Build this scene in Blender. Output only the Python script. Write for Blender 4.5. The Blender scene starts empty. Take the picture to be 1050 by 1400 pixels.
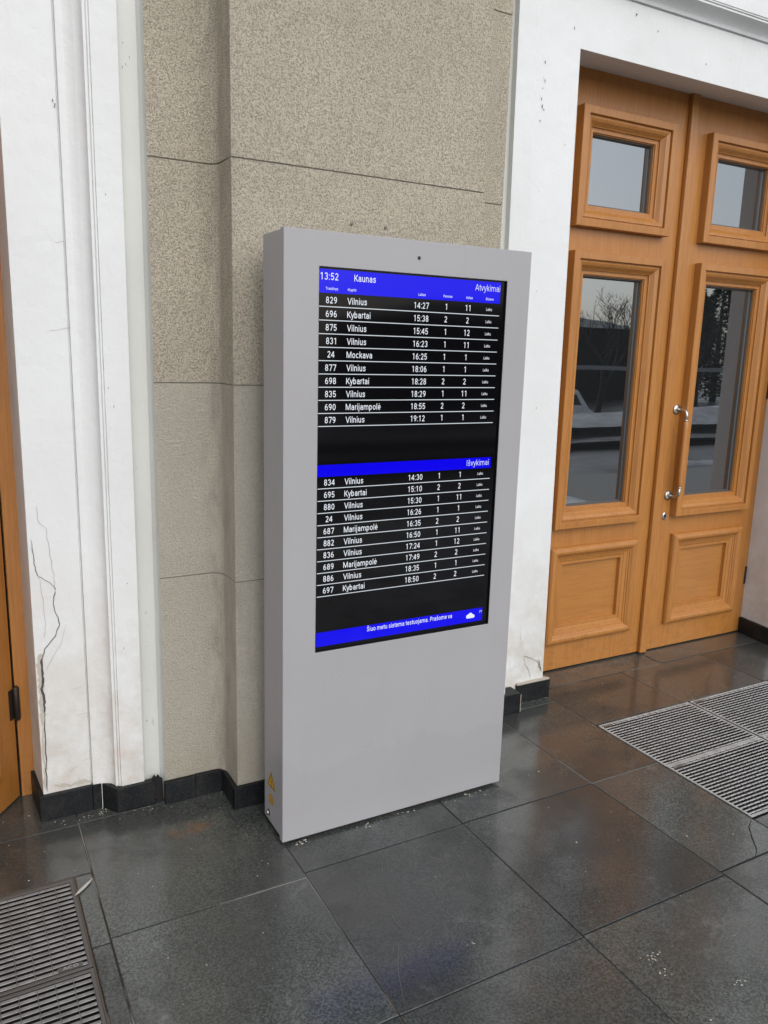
import bpy, bmesh, math, random
from mathutils import Vector, Matrix
random.seed(7)
D = bpy.data
scene = bpy.context.scene
COL = scene.collection
FZ = -0.012                      # floor level (the kiosk's lower edge is z = 0)

# ------------------------------------------------------------------ camera
cam_d = D.cameras.new('camera'); cam = D.objects.new('camera', cam_d); COL.objects.link(cam)
YAW, PITCH, ROLL = 0.50227, -0.201696, 0.027992
f = Vector((math.sin(YAW)*math.cos(PITCH), math.cos(YAW)*math.cos(PITCH), math.sin(PITCH)))
rt = Vector((math.cos(YAW), -math.sin(YAW), 0)); up = rt.cross(f)
r2 = math.cos(ROLL)*rt + math.sin(ROLL)*up; u2 = -math.sin(ROLL)*rt + math.cos(ROLL)*up
cam.matrix_world = Matrix(((r2.x, u2.x, -f.x, -0.87909), (r2.y, u2.y, -f.y, -2.24517), (r2.z, u2.z, -f.z, 1.63521), (0, 0, 0, 1)))
cam_d.sensor_fit = 'VERTICAL'; cam_d.sensor_height = 36.0; cam_d.lens = 1084.85/1400*36
cam_d.clip_start = 0.05; cam_d.clip_end = 3000
scene.camera = cam
scene.render.resolution_x = 768; scene.render.resolution_y = 1024

# ------------------------------------------------------------------ sky and sun (overcast)
SUN_EL, SUN_AZ = math.radians(40), math.radians(180)     # azimuth clockwise from +y: sun behind the camera's right
w = D.worlds.new('World'); scene.world = w; w.use_nodes = True
nt = w.node_tree; nt.nodes.clear()
sky = nt.nodes.new('ShaderNodeTexSky'); sky.sky_type = 'NISHITA'; sky.sun_disc = False
sky.sun_elevation = SUN_EL; sky.sun_rotation = SUN_AZ; sky.air_density = 1.0; sky.dust_density = 2.5; sky.ozone_density = 1.0
hs = nt.nodes.new('ShaderNodeHueSaturation'); hs.inputs['Saturation'].default_value = 0.42
bg = nt.nodes.new('ShaderNodeBackground'); bg.inputs['Strength'].default_value = 0.15
wo = nt.nodes.new('ShaderNodeOutputWorld')
nt.links.new(sky.outputs[0], hs.inputs['Color']); nt.links.new(hs.outputs[0], bg.inputs['Color']); nt.links.new(bg.outputs[0], wo.inputs[0])
sd = D.lights.new('sun', 'SUN'); sd.energy = 0.5; sd.angle = math.radians(85); sd.color = (1.0, 0.995, 0.985)
sun = D.objects.new('sun', sd); COL.objects.link(sun)
to_sun = Vector((math.sin(SUN_AZ)*math.cos(SUN_EL), math.cos(SUN_AZ)*math.cos(SUN_EL), math.sin(SUN_EL)))
sun.rotation_euler = to_sun.to_track_quat('Z', 'Y').to_euler()
sun.location = to_sun*30
vs = scene.view_settings
vs.view_transform = 'Standard'; vs.look = 'None'; vs.exposure = 0.43; vs.gamma = 1.0; vs.use_curve_mapping = False
EM = 0.74                        # emission that shows as full white at this exposure

# ------------------------------------------------------------------ node helpers
class NT:
    def __init__(s, name):
        s.m = D.materials.new(name); s.m.use_nodes = True
        s.t = s.m.node_tree; s.b = s.t.nodes['Principled BSDF']
        s.geo = s.t.nodes.new('ShaderNodeNewGeometry'); s.tc = s.t.nodes.new('ShaderNodeTexCoord')
        s.pos = s.geo.outputs['Position']; s.obj = s.tc.outputs['Object']
    def n(s, typ, **kw):
        x = s.t.nodes.new(typ)
        for k, v in kw.items(): setattr(x, k, v)
        return x
    def l(s, a, b): s.t.links.new(a, b)
    def set(s, k, v):
        if hasattr(v, 'is_linked'): s.l(v, s.b.inputs[k])
        else: s.b.inputs[k].default_value = v
    def mapping(s, vec, scale=(1, 1, 1), loc=(0, 0, 0)):
        x = s.n('ShaderNodeMapping'); s.l(vec, x.inputs[0]); x.inputs['Scale'].default_value = scale; x.inputs['Location'].default_value = loc
        return x.outputs[0]
    def noise(s, scale, detail=4, rough=.55, vec=None, dist=0.0):
        x = s.n('ShaderNodeTexNoise'); s.l(vec or s.pos, x.inputs['Vector'])
        x.inputs['Scale'].default_value = scale; x.inputs['Detail'].default_value = detail; x.inputs['Roughness'].default_value = rough; x.inputs['Distortion'].default_value = dist
        return x.outputs['Fac']
    def voro(s, scale, vec=None, feature='F1', out='Distance'):
        x = s.n('ShaderNodeTexVoronoi', feature=feature); s.l(vec or s.pos, x.inputs['Vector']); x.inputs['Scale'].default_value = scale
        return x.outputs[out]
    def ramp(s, fac, stops, interp='LINEAR'):
        x = s.n('ShaderNodeValToRGB'); s.l(fac, x.inputs[0]); r = x.color_ramp; r.interpolation = interp
        while len(r.elements) < len(stops): r.elements.new(.5)
        for e, (p, c) in zip(r.elements, stops):
            e.position = p; e.color = (c, c, c, 1) if isinstance(c, (int, float)) else (*c, 1)
        return x.outputs[0]
    def mix(s, fac, a, b, blend='MIX'):
        x = s.n('ShaderNodeMix', data_type='RGBA', blend_type=blend)
        for i, v in ((0, fac), (6, a), (7, b)):
            if hasattr(v, 'is_linked'): s.l(v, x.inputs[i])
            elif i == 0: x.inputs[0].default_value = v
            else: x.inputs[i].default_value = (*v, 1)
        return x.outputs[2]
    def math(s, op, a, b=0.0, clamp=False):
        x = s.n('ShaderNodeMath', operation=op, use_clamp=clamp)
        for i, v in ((0, a), (1, b)):
            if hasattr(v, 'is_linked'): s.l(v, x.inputs[i])
            else: x.inputs[i].default_value = v
        return x.outputs[0]
    def xyz(s, vec=None):
        x = s.n('ShaderNodeSeparateXYZ'); s.l(vec or s.pos, x.inputs[0]); return x.outputs
    def rng(s, v, a, b, c=0., d=1.):
        x = s.n('ShaderNodeMapRange'); s.l(v, x.inputs[0])
        for i, q in enumerate((a, b, c, d)): x.inputs[i+1].default_value = q
        return x.outputs[0]
    def bump(s, h, dist=.01, strength=1.0, prev=None):
        x = s.n('ShaderNodeBump'); s.l(h, x.inputs['Height']); x.inputs['Distance'].default_value = dist; x.inputs['Strength'].default_value = strength
        if prev is not None: s.l(prev, x.inputs['Normal'])
        s.l(x.outputs[0], s.b.inputs['Normal']); return x.outputs[0]

M = {}
def flat(name, col, rough=.5, metal=0., **kw):
    q = NT(name); q.set('Base Color', (*col, 1)); q.set('Roughness', rough); q.set('Metallic', metal)
    for k, v in kw.items(): q.set(k.replace('_', ' '), v)
    M[name] = q.m; return q

# white lime plaster
q = NT('white_plaster')
big = q.noise(1.7, 5, .6); fine = q.noise(38, 4, .6)
z = q.xyz()[2]
c = q.mix(q.ramp(big, [(.38, 0), (.75, 1)]), (.718, .738, .744), (.655, .668, .668))
grime = q.math('MULTIPLY', q.rng(z, .95, .02), q.ramp(q.noise(6.5, 7, .7), [(.38, 0), (.62, 1)]))
c = q.mix(q.math('MULTIPLY', grime, .8), c, (.50, .46, .39))
pk = q.math('MULTIPLY', q.rng(z, 1.0, .12), q.ramp(q.noise(7.5, 3, .6, q.mapping(q.pos, (1, 1, .6), (3, 1, 5))), [(.58, 0), (.70, 1)]))
c = q.mix(q.math('MULTIPLY', pk, .45), c, (.62, .50, .45))
speck = q.ramp(q.noise(85, 3, .6), [(.735, 0), (.775, 1)])
c = q.mix(q.math('MULTIPLY', speck, .3), c, (.42, .41, .39))
smear = q.ramp(q.noise(3.2, 7, .7, q.mapping(q.pos, (2.4, 1, .45), (7, 2, 0))), [(.60, 0), (.78, 1)])
c = q.mix(q.math('MULTIPLY', smear, .32), c, (.50, .49, .47))
q.set('Base Color', c); q.set('Roughness', .62); q.set('Specular IOR Level', .3)
h = q.math('ADD', q.math('MULTIPLY', q.noise(24, 5, .6), .7), q.math('MULTIPLY', fine, .35))
nb = q.bump(h, .006, .55); q.bump(q.noise(3.5, 2), .03, .35, nb)
M['white_plaster'] = q.m
# grey-green channel strip next to the stucco; recess shade is put into its colour
q = NT('shaded_grey_channel')
c = q.mix(q.ramp(q.noise(2.2, 4), [(.35, 0), (.7, 1)]), (.60, .612, .585), (.55, .56, .535))
c = q.mix(q.math('MULTIPLY', q.ramp(q.noise(30, 4, .6, q.mapping(q.pos, (1, 1, .25))), [(.68, 0), (.74, 1)]), .4), c, (.3, .29, .28))
q.set('Base Color', c); q.set('Roughness', .5); q.bump(q.noise(30, 4), .004, .4); M['shaded_grey_channel'] = q.m

# roughcast stucco
q = NT('stucco')
z = q.xyz()[2]
warp = q.noise(205, 4, .72); grit = q.noise(380, 2, .6); vor = q.voro(120)
lowf = q.rng(z, 1.53, 1.49)                                  # the lower courses were re-rendered: greyer and smoother
upper = q.mix(q.ramp(warp, [(.37, 0), (.55, 1)]), (.31, .275, .21), (.675, .612, .492))
upper = q.mix(q.math('MULTIPLY', q.ramp(grit, [(.55, 0), (.72, 1)]), .45), upper, (.70, .66, .56))
lower = q.mix(q.ramp(warp, [(.32, 0), (.52, 1)]), (.45, .42, .35), (.615, .58, .495))
c = q.mix(lowf, upper, lower)
blot = q.ramp(q.noise(2.6, 5, .6), [(.35, 0), (.72, 1)])
c = q.mix(q.math('MULTIPLY', blot, .20), c, (.30, .27, .21))
rise = q.math('MULTIPLY', q.rng(z, .38, .03), q.ramp(q.noise(6, 5, .6), [(.4, 0), (.65, 1)]))
c = q.mix(q.math('MULTIPLY', rise, .4), c, (.42, .37, .28))
# noise-broken darker band down the internal corner
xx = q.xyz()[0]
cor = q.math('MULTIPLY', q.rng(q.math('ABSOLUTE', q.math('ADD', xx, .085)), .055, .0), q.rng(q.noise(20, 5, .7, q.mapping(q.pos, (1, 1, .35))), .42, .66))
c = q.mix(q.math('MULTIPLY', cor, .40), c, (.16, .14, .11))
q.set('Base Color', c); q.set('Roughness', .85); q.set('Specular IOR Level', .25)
h = q.math('ADD', q.ramp(warp, [(.36, 0), (.62, 1)]), q.math('MULTIPLY', grit, .5))
nb = q.bump(h, .005, .8); q.bump(q.noise(9, 4, .6), .02, .25, nb); M['stucco'] = q.m
q = flat('joint_shadow', (.27, .25, .21), .9)

# black granite skirting
q = NT('black_granite')
c = q.mix(q.ramp(q.noise(160, 2, .7), [(.55, 0), (.75, 1)]), (.008, .0095, .011), (.04, .042, .044))
c = q.mix(q.math('MULTIPLY', q.ramp(q.noise(9, 5, .7), [(.5, 0), (.75, 1)]), .30), c, (.07, .066, .06))
q.set('Base Color', c); q.set('Roughness', .42); q.set('Specular IOR Level', .22); q.bump(q.noise(60, 3), .0012, .3); M['black_granite'] = q.m
flat('mortar_light', (.42, .38, .32), .9)
q = NT('mortar')
c = q.mix(q.ramp(q.noise(2.3, 3, .6), [(.47, 0), (.57, 1)]), (.012, .012, .011), (.30, .285, .25))
q.set('Base Color', c); q.set('Roughness', .8); M['mortar'] = q.m

# wet dark granite floor
q = NT('wet_granite')
grain = q.noise(140, 3, .8); bigc = q.noise(1.3, 5, .6); med = q.noise(11, 5, .65)
c = q.mix(q.ramp(grain, [(.41, 0), (.61, 1)]), (.008, .0105, .0098), (.106, .119, .111))
c = q.mix(q.ramp(bigc, [(.35, 0), (.7, 1)]), c, (.043, .045, .043))
c = q.mix(q.math('MULTIPLY', q.ramp(q.noise(420, 1, .5), [(.70, 0), (.78, 1)]), .55), c, (.25, .25, .24))
dust = q.ramp(q.noise(3.1, 7, .7), [(.52, 0), (.78, 1)])
c = q.mix(q.math('MULTIPLY', dust, .30), c, (.125, .122, .112))
foot = q.math('MULTIPLY', q.ramp(q.noise(4.2, 5, .62, None, 1.2), [(.60, 0), (.68, 1)]), q.ramp(q.noise(38, 5, .7), [(.44, 0), (.62, 1)]))
c = q.mix(q.math('MULTIPLY', foot, .32), c, (.19, .19, .18))
# rust stain left of the kiosk
dx = q.math('MULTIPLY', q.math('ADD', q.xyz()[0], .255), 9.0); dy = q.math('MULTIPLY', q.math('ADD', q.xyz()[1], -.23), 22.0)
rr = q.math('ADD', q.math('MULTIPLY', dx, dx), q.math('MULTIPLY', dy, dy))
rust = q.math('MULTIPLY', q.rng(rr, 1.0, .0), q.ramp(q.noise(22, 4), [(.36, 0), (.6, 1)]))
c = q.mix(q.math('MULTIPLY', rust, .75), c, (.16, .075, .032))
at = q.n('ShaderNodeAttribute', attribute_name='slab'); tone = q.rng(at.outputs['Fac'], 0, 1, .74, 1.26)
mm = q.n('ShaderNodeVectorMath', operation='SCALE'); q.l(c, mm.inputs[0]); q.l(tone, mm.inputs[3]); c = mm.outputs[0]
q.set('Base Color', c)
wet = q.ramp(q.noise(2.7, 8, .68, q.mapping(q.pos, (1, 1.0, 1), (4, 2, 0))), [(.40, 0), (.54, 1)])   # where the water film lies
q.set('Roughness', q.rng(wet, 0, 1, .42, .30)); q.set('Specular IOR Level', .35)
cw = q.rng(wet, 0, 1, .38, .95)
q.set('Coat Weight', cw); q.set('Coat Roughness', q.rng(med, .3, .7, .025, .075)); q.set('Coat IOR', 1.66)
nb = q.bump(grain, .0010, .45)
bb = q.n('ShaderNodeBump'); q.l(q.noise(70, 3, .6), bb.inputs['Height']); bb.inputs['Distance'].default_value = .0010; bb.inputs['Strength'].default_value = .20
bc = q.n('ShaderNodeBump'); q.l(grain, bc.inputs['Height']); bc.inputs['Distance'].default_value = .0008; bc.inputs['Strength'].default_value = .22; q.l(bb.outputs[0], bc.inputs['Normal'])
q.l(bc.outputs[0], q.b.inputs['Coat Normal']); M['wet_granite'] = q.m
flat('rust_stain', (.14, .07, .03), .8)

# varnished orange-brown wood
def wood(name, ax, a, b):
    q = NT(name)
    sc = (16, 16, .9) if ax == 'z' else (.9, 16, 16)
    v = q.mapping(q.pos, sc)
    g = q.noise(6, 6, .65, v, .4); g2 = q.noise(1.1, 3, .5)
    c = q.mix(q.ramp(g, [(.30, 0), (.70, 1)]), a, b)
    c = q.mix(q.math('MULTIPLY', q.ramp(g2, [(.4, 0), (.7, 1)]), .35), c, tuple(.82*x for x in a))
    wear = q.math('MULTIPLY', q.rng(q.xyz()[2], .35, .0), q.ramp(q.noise(14, 6, .7, q.mapping(q.pos, (1, 1, 2.5))), [(.52, 0), (.66, 1)]))
    c = q.mix(q.math('MULTIPLY', wear, .5), c, (.19, .085, .026))
    nick = q.ramp(q.noise(42, 3, .6), [(.745, 0), (.77, 1)])
    strk = q.ramp(q.noise(3.0, 6, .7, q.mapping(q.pos, (5, 5, .6) if ax == 'z' else (.6, 5, 5), (3, 1, 2))), [(.50, 0), (.72, 1)])
    c = q.mix(q.math('MULTIPLY', strk, .38), c, (.27, .098, .022))
    c = q.mix(q.math('MULTIPLY', nick, .6), c, (.14, .06, .02))
    q.set('Base Color', c); q.set('Roughness', q.rng(q.noise(9, 5, .7), .3, .7, .30, .52)); q.set('Coat Weight', .25); q.set('Coat Roughness', .2)
    q.bump(g, .0010, .25); M[name] = q.m
wood('varnished_wood', 'z', (.355, .140, .028), (.475, .207, .045))
wood('varnished_wood_across', 'x', (.36, .146, .032), (.465, .207, .049))
flat('grip_wood', (.44, .19, .055), .38)
flat('black_gap', (.006, .005, .005), .8)

# metal and painted steel
q = NT('grey_powder_coat')
c = q.mix(q.ramp(q.noise(1.6, 4), [(.35, 0), (.7, 1)]), (.350, .346, .360), (.330, .326, .338))
z = q.xyz()[2]
edge = q.math('ADD', z, q.math('MULTIPLY', q.noise(5, 6, .7), .34))
film = q.rng(edge, .435, .415)
film = q.math('MULTIPLY', film, q.rng(z, .02, .10))
c = q.mix(q.math('MULTIPLY', film, .10), c, (.22, .22, .225))
sp = q.ramp(q.noise(75, 3, .5), [(.765, 0), (.79, 1)])
c = q.mix(q.math('MULTIPLY', sp, .35), c, (.15, .14, .14))
strk = q.math('MULTIPLY', q.ramp(q.noise(2.5, 4, .6, q.mapping(q.pos, (9, 9, .5))), [(.55, 0), (.8, 1)]), .12)
c = q.mix(strk, c, (.28, .275, .28))
q.set('Base Color', c); q.set('Roughness', q.rng(q.noise(5, 6, .7), .3, .7, .30, .50)); q.set('Specular IOR Level', .45)
q.bump(q.noise(700, 2), .0006, .25); M['grey_powder_coat'] = q.m
flat('steel', (.55, .53, .50), .28, 1.0)
flat('dark_iron', (.045, .035, .03), .5, .6)
q = NT('grating_steel')
c = q.mix(q.ramp(q.noise(25, 4, .6), [(.35, 0), (.7, 1)]), (.50, .505, .50), (.33, .33, .32))
q.set('Base Color', c); q.set('Metallic', .25); q.set('Roughness', .38); M['grating_steel'] = q.m
q = NT('worn_grating_steel')
c = q.mix(q.ramp(q.noise(25, 4, .6), [(.35, 0), (.7, 1)]), (.27, .265, .26), (.15, .145, .14))
q.set('Base Color', c); q.set('Metallic', .2); q.set('Roughness', .5); M['worn_grating_steel'] = q.m
flat('frame_steel', (.16, .155, .15), .45, .7)
flat('brass_edge', (.12, .10, .075), .5, .5)
flat('screen_glass', (.0035, .0035, .0042), .06, IOR=1.27)
flat('black_bezel', (.006, .006, .007), .35)
def emit(name, col, s):
    q = flat(name, (.002, .002, .002), .06, IOR=1.27); q.set('Emission Color', (*col, 1)); q.set('Emission Strength', s)
emit('screen_blue', (.003, .0, .84), 1.0*EM)
emit('screen_white', (.86, .90, .98), .95*EM)
emit('screen_rule', (.80, .86, .93), .85*EM)
flat('warning_yellow', (.60, .36, .02), .45); flat('black_print', (.01, .01, .01), .5)
flat('crack_dark', (.075, .067, .06), .9); flat('crack_fine', (.36, .355, .35), .9); flat('scratch_pale', (.105, .108, .10), .6)
flat('exposed_plaster', (.47, .44, .385), .95); flat('chip_dark', (.20, .18, .165), .9)
flat('debris_white', (.50, .49, .44), .7); flat('debris_tan', (.42, .33, .2), .8)
q = NT('water_drop'); q.set('Base Color', (.48, .48, .50, 1)); q.set('Roughness', .03); q.set('Specular IOR Level', .8); M['water_drop'] = q.m
# window glass seen against a dark hall: strong double-pane reflection
q = NT('window_glass'); q.set('Base Color', (.012, .013, .014, 1)); q.set('Roughness', .012); q.set('IOR', 3.5); q.set('Specular Tint', (.93, .97, 1.0, 1))
q.bump(q.noise(2.2, 2), .004, .10); M['window_glass'] = q.m
# yard
q = NT('wet_asphalt'); q.set('Base Color', q.mix(q.ramp(q.noise(.35, 5, .6), [(.4, 0), (.65, 1)]), (.04, .04, .042), (.085, .085, .088)))
q.set('Roughness', q.rng(q.noise(.5, 4), .3, .7, .25, .6)); M['wet_asphalt'] = q.m
q = NT('old_snow'); q.set('Base Color', q.mix(q.ramp(q.noise(.9, 6, .65), [(.4, 0), (.7, 1)]), (.44, .455, .475), (.22, .22, .22))); q.set('Roughness', .8)
q.bump(q.noise(3, 5), .08, .6); M['old_snow'] = q.m
q = NT('bark'); q.set('Base Color', q.mix(q.noise(9, 4), (.03, .026, .022), (.07, .06, .05))); q.set('Roughness', .9); M['bark'] = q.m
q = NT('dark_brick'); q.set('Base Color', q.mix(q.noise(2, 5), (.022, .02, .019), (.04, .034, .03))); q.set('Roughness', .85); M['dark_brick'] = q.m
q = NT('roof_sheet'); ww = q.n('ShaderNodeTexWave'); q.l(q.pos, ww.inputs[0]); ww.inputs['Scale'].default_value = .6
q.set('Base Color', q.mix(ww.outputs['Fac'], (.05, .052, .055), (.10, .105, .11))); q.set('Roughness', .5); M['roof_sheet'] = q.m
flat('dark_glass', (.02, .022, .025), .1); flat('van_white', (.80, .80, .81), .3); flat('rubber', (.02, .02, .02), .8)
flat('rail_grey', (.30, .31, .32), .5); flat('hall_dark', (.02, .018, .016), .9); flat('concrete', (.22, .22, .215), .8)

# ------------------------------------------------------------------ object helpers
def tag(o, label=None, cat=None, group=None, kind=None):
    for k, v in (('label', label), ('category', cat), ('group', group), ('kind', kind)):
        if v: o[k] = v
    return o
def thing(name, loc, label, cat, rz=0., group=None):
    o = D.objects.new(name, None); COL.objects.link(o); o.location = loc; o.rotation_euler = (0, 0, rz); o.empty_display_size = .1
    return tag(o, label, cat, group)
class MB:
    def __init__(s): s.v = []; s.f = []; s.mi = []; s.cur = 0; s.sm = []
    def add(s, vs, fs, smooth=False):
        k = len(s.v); s.v += [tuple(p) for p in vs]
        for q in fs: s.f.append([k+i for i in q]); s.mi.append(s.cur); s.sm.append(smooth)
        return s
    def mat(s, i): s.cur = i; return s
    def box(s, x0, x1, y0, y1, z0, z1):
        v = [(x, y, z) for z in (z0, z1) for y in (y0, y1) for x in (x0, x1)]
        return s.add(v, [(0, 2, 3, 1), (4, 5, 7, 6), (0, 1, 5, 4), (2, 6, 7, 3), (0, 4, 6, 2), (1, 3, 7, 5)])
    def prism(s, poly, z0, z1):
        n = len(poly); v = [(x, y, z0) for x, y in poly] + [(x, y, z1) for x, y in poly]
        return s.add(v, [tuple(range(n))[::-1], tuple(range(n, 2*n))] + [(i, (i+1) % n, n+(i+1) % n, n+i) for i in range(n)])
    def tube(s, pts, rad, seg=12, cap=True):
        pts = [Vector(p) for p in pts]; n = len(pts); rad = rad if isinstance(rad, (list, tuple)) else [rad]*n
        vs = []; ref = None
        for i, p in enumerate(pts):
            t = (pts[min(i+1, n-1)] - pts[max(i-1, 0)]).normalized()
            if ref is None: ref = t.orthogonal().normalized()
            ref = (ref - t*ref.dot(t)).normalized(); b = t.cross(ref)
            vs += [p + rad[i]*(math.cos(a)*ref + math.sin(a)*b) for a in [2*math.pi*k/seg for k in range(seg)]]
        fs = [(i*seg+k, i*seg+(k+1) % seg, (i+1)*seg+(k+1) % seg, (i+1)*seg+k) for i in range(n-1) for k in range(seg)]
        s.add(vs, fs, True)
        if cap: 
            k = len(s.v)-n*seg
            for ring, rev in ((range(seg), True), (range((n-1)*seg, n*seg), False)):
                r = [k+i for i in ring]; s.f.append(r[::-1] if rev else r); s.mi.append(s.cur); s.sm.append(False)
        return s
    def lathe(s, c, axis, prof, seg=20):
        """prof: (radius, distance along axis)"""
        c = Vector(c); a = Vector(axis).normalized(); u = a.orthogonal().normalized(); b = a.cross(u)
        vs = [c + d*a + r*(math.cos(t)*u + math.sin(t)*b) for r, d in prof for t in [2*math.pi*k/seg for k in range(seg)]]
        n = len(prof)
        s.add(vs, [(i*seg+k, i*seg+(k+1) % seg, (i+1)*seg+(k+1) % seg, (i+1)*seg+k) for i in range(n-1) for k in range(seg)], True)
        k0 = len(s.v)-n*seg
        for ring in (range(seg), range((n-1)*seg, n*seg)):
            s.f.append([k0+i for i in ring]); s.mi.append(s.cur); s.sm.append(False)
        return s
    def build(s, name, mats, parent=None, bevel=0., label=None, seg=2, autosmooth=True, rawlocal=False):
        me = D.meshes.new(name)
        off = Vector((0, 0, 0))
        if parent is not None and not rawlocal:
            p = parent
            while p is not None: off += p.location; p = p.parent
        me.from_pydata([(x-off.x, y-off.y, z-off.z) for x, y, z in s.v], [], s.f)
        for m in (mats if isinstance(mats, (list, tuple)) else [mats]): me.materials.append(M[m])
        me.polygons.foreach_set('material_index', s.mi); me.polygons.foreach_set('use_smooth', s.sm)
        bm = bmesh.new(); bm.from_mesh(me); bmesh.ops.remove_doubles(bm, verts=bm.verts, dist=1e-6); bmesh.ops.recalc_face_normals(bm, faces=bm.faces); bm.to_mesh(me); bm.free()
        me.update(); o = D.objects.new(name, me); COL.objects.link(o)
        if parent is not None: o.parent = parent
        if bevel:
            b = o.modifiers.new('bevel', 'BEVEL'); b.width = bevel; b.segments = seg; b.limit_method = 'ANGLE'; b.angle_limit = math.radians(35); b.harden_normals = False
        if label: o['label'] = label
        return o
def plate(mb, xs, zs, holes, y0, y1):
    """slab in the x-z plane made of grid cells, cells in holes left open; only outer faces"""
    xs = sorted(xs); zs = sorted(zs)
    solid = lambda i, j: 0 <= i < len(xs)-1 and 0 <= j < len(zs)-1 and not any(h[0]-1e-6 <= (xs[i]+xs[i+1])/2 <= h[1]+1e-6 and h[2] <= (zs[j]+zs[j+1])/2 <= h[3] for h in holes)
    for i in range(len(xs)-1):
        for j in range(len(zs)-1):
            if not solid(i, j): continue
            a, b, c, d = xs[i], xs[i+1], zs[j], zs[j+1]
            mb.add([(a, y0, c), (b, y0, c), (b, y0, d), (a, y0, d)], [(0, 1, 2, 3)]); mb.add([(a, y1, c), (b, y1, c), (b, y1, d), (a, y1, d)], [(3, 2, 1, 0)])
            if not solid(i-1, j): mb.add([(a, y0, c), (a, y0, d), (a, y1, d), (a, y1, c)], [(0, 1, 2, 3)])
            if not solid(i+1, j): mb.add([(b, y0, c), (b, y0, d), (b, y1, d), (b, y1, c)], [(3, 2, 1, 0)])
            if not solid(i, j-1): mb.add([(a, y0, c), (b, y0, c), (b, y1, c), (a, y1, c)], [(3, 2, 1, 0)])
            if not solid(i, j+1): mb.add([(a, y0, d), (b, y0, d), (b, y1, d), (a, y1, d)], [(0, 1, 2, 3)])
def rect_sweep(mb, x0, x1, z0, z1, prof):
    """mitred moulding round a rectangle; prof: (inset from the outer edge, y)"""
    n = len(prof); vs = []
    for o, y in prof: vs += [(x0+o, y, z0+o), (x1-o, y, z0+o), (x1-o, y, z1-o), (x0+o, y, z1-o)]
    mb.add(vs, [(4*i+k, 4*i+(k+1) % 4, 4*i+4+(k+1) % 4, 4*i+4+k) for i in range(n-1) for k in range(4)])
# stroke letters in the manner of the screen's grotesque: centre lines in units of the cap height
def A_(cx, cy, rx, ry, a0, a1, n=None):
    n = n or max(4, int(abs(a1-a0)/22))
    return [(cx+rx*math.cos(math.radians(a0+(a1-a0)*k/n)), cy+ry*math.sin(math.radians(a0+(a1-a0)*k/n))) for k in range(n+1)]
def dot_(x, y): return [(x-.07, y), (x+.07, y)]
_S = [(.585, .53), (.555, .61), (.47, .67), (.36, .688), (.25, .66), (.185, .59), (.185, .515), (.25, .44), (.36, .395), (.47, .355), (.56, .29), (.575, .20), (.52, .115), (.42, .062), (.31, .056), (.20, .10), (.135, .20)]
_N = [[(.16, 0), (.16, .743)], [(.16, .45)] + A_(.385, .45, .225, .235, 180, 0) + [(.61, 0)]]
_U = [[(.61, 0), (.61, .743)], [(.16, .743), (.16, .28)] + A_(.385, .285, .225, .228, 180, 360)]
_AA = [[(.60, 0), (.60, .48)] + A_(.385, .47, .215, .215, 0, 160), [(.60, .425), (.38, .425)] + A_(.37, .24, .215, .183, 90, 285) + [(.52, .10), (.60, .20)]]
_E = [[(.14, .385), (.63, .385)] + A_(.385, .37, .25, .315, 3, 318)]
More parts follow.
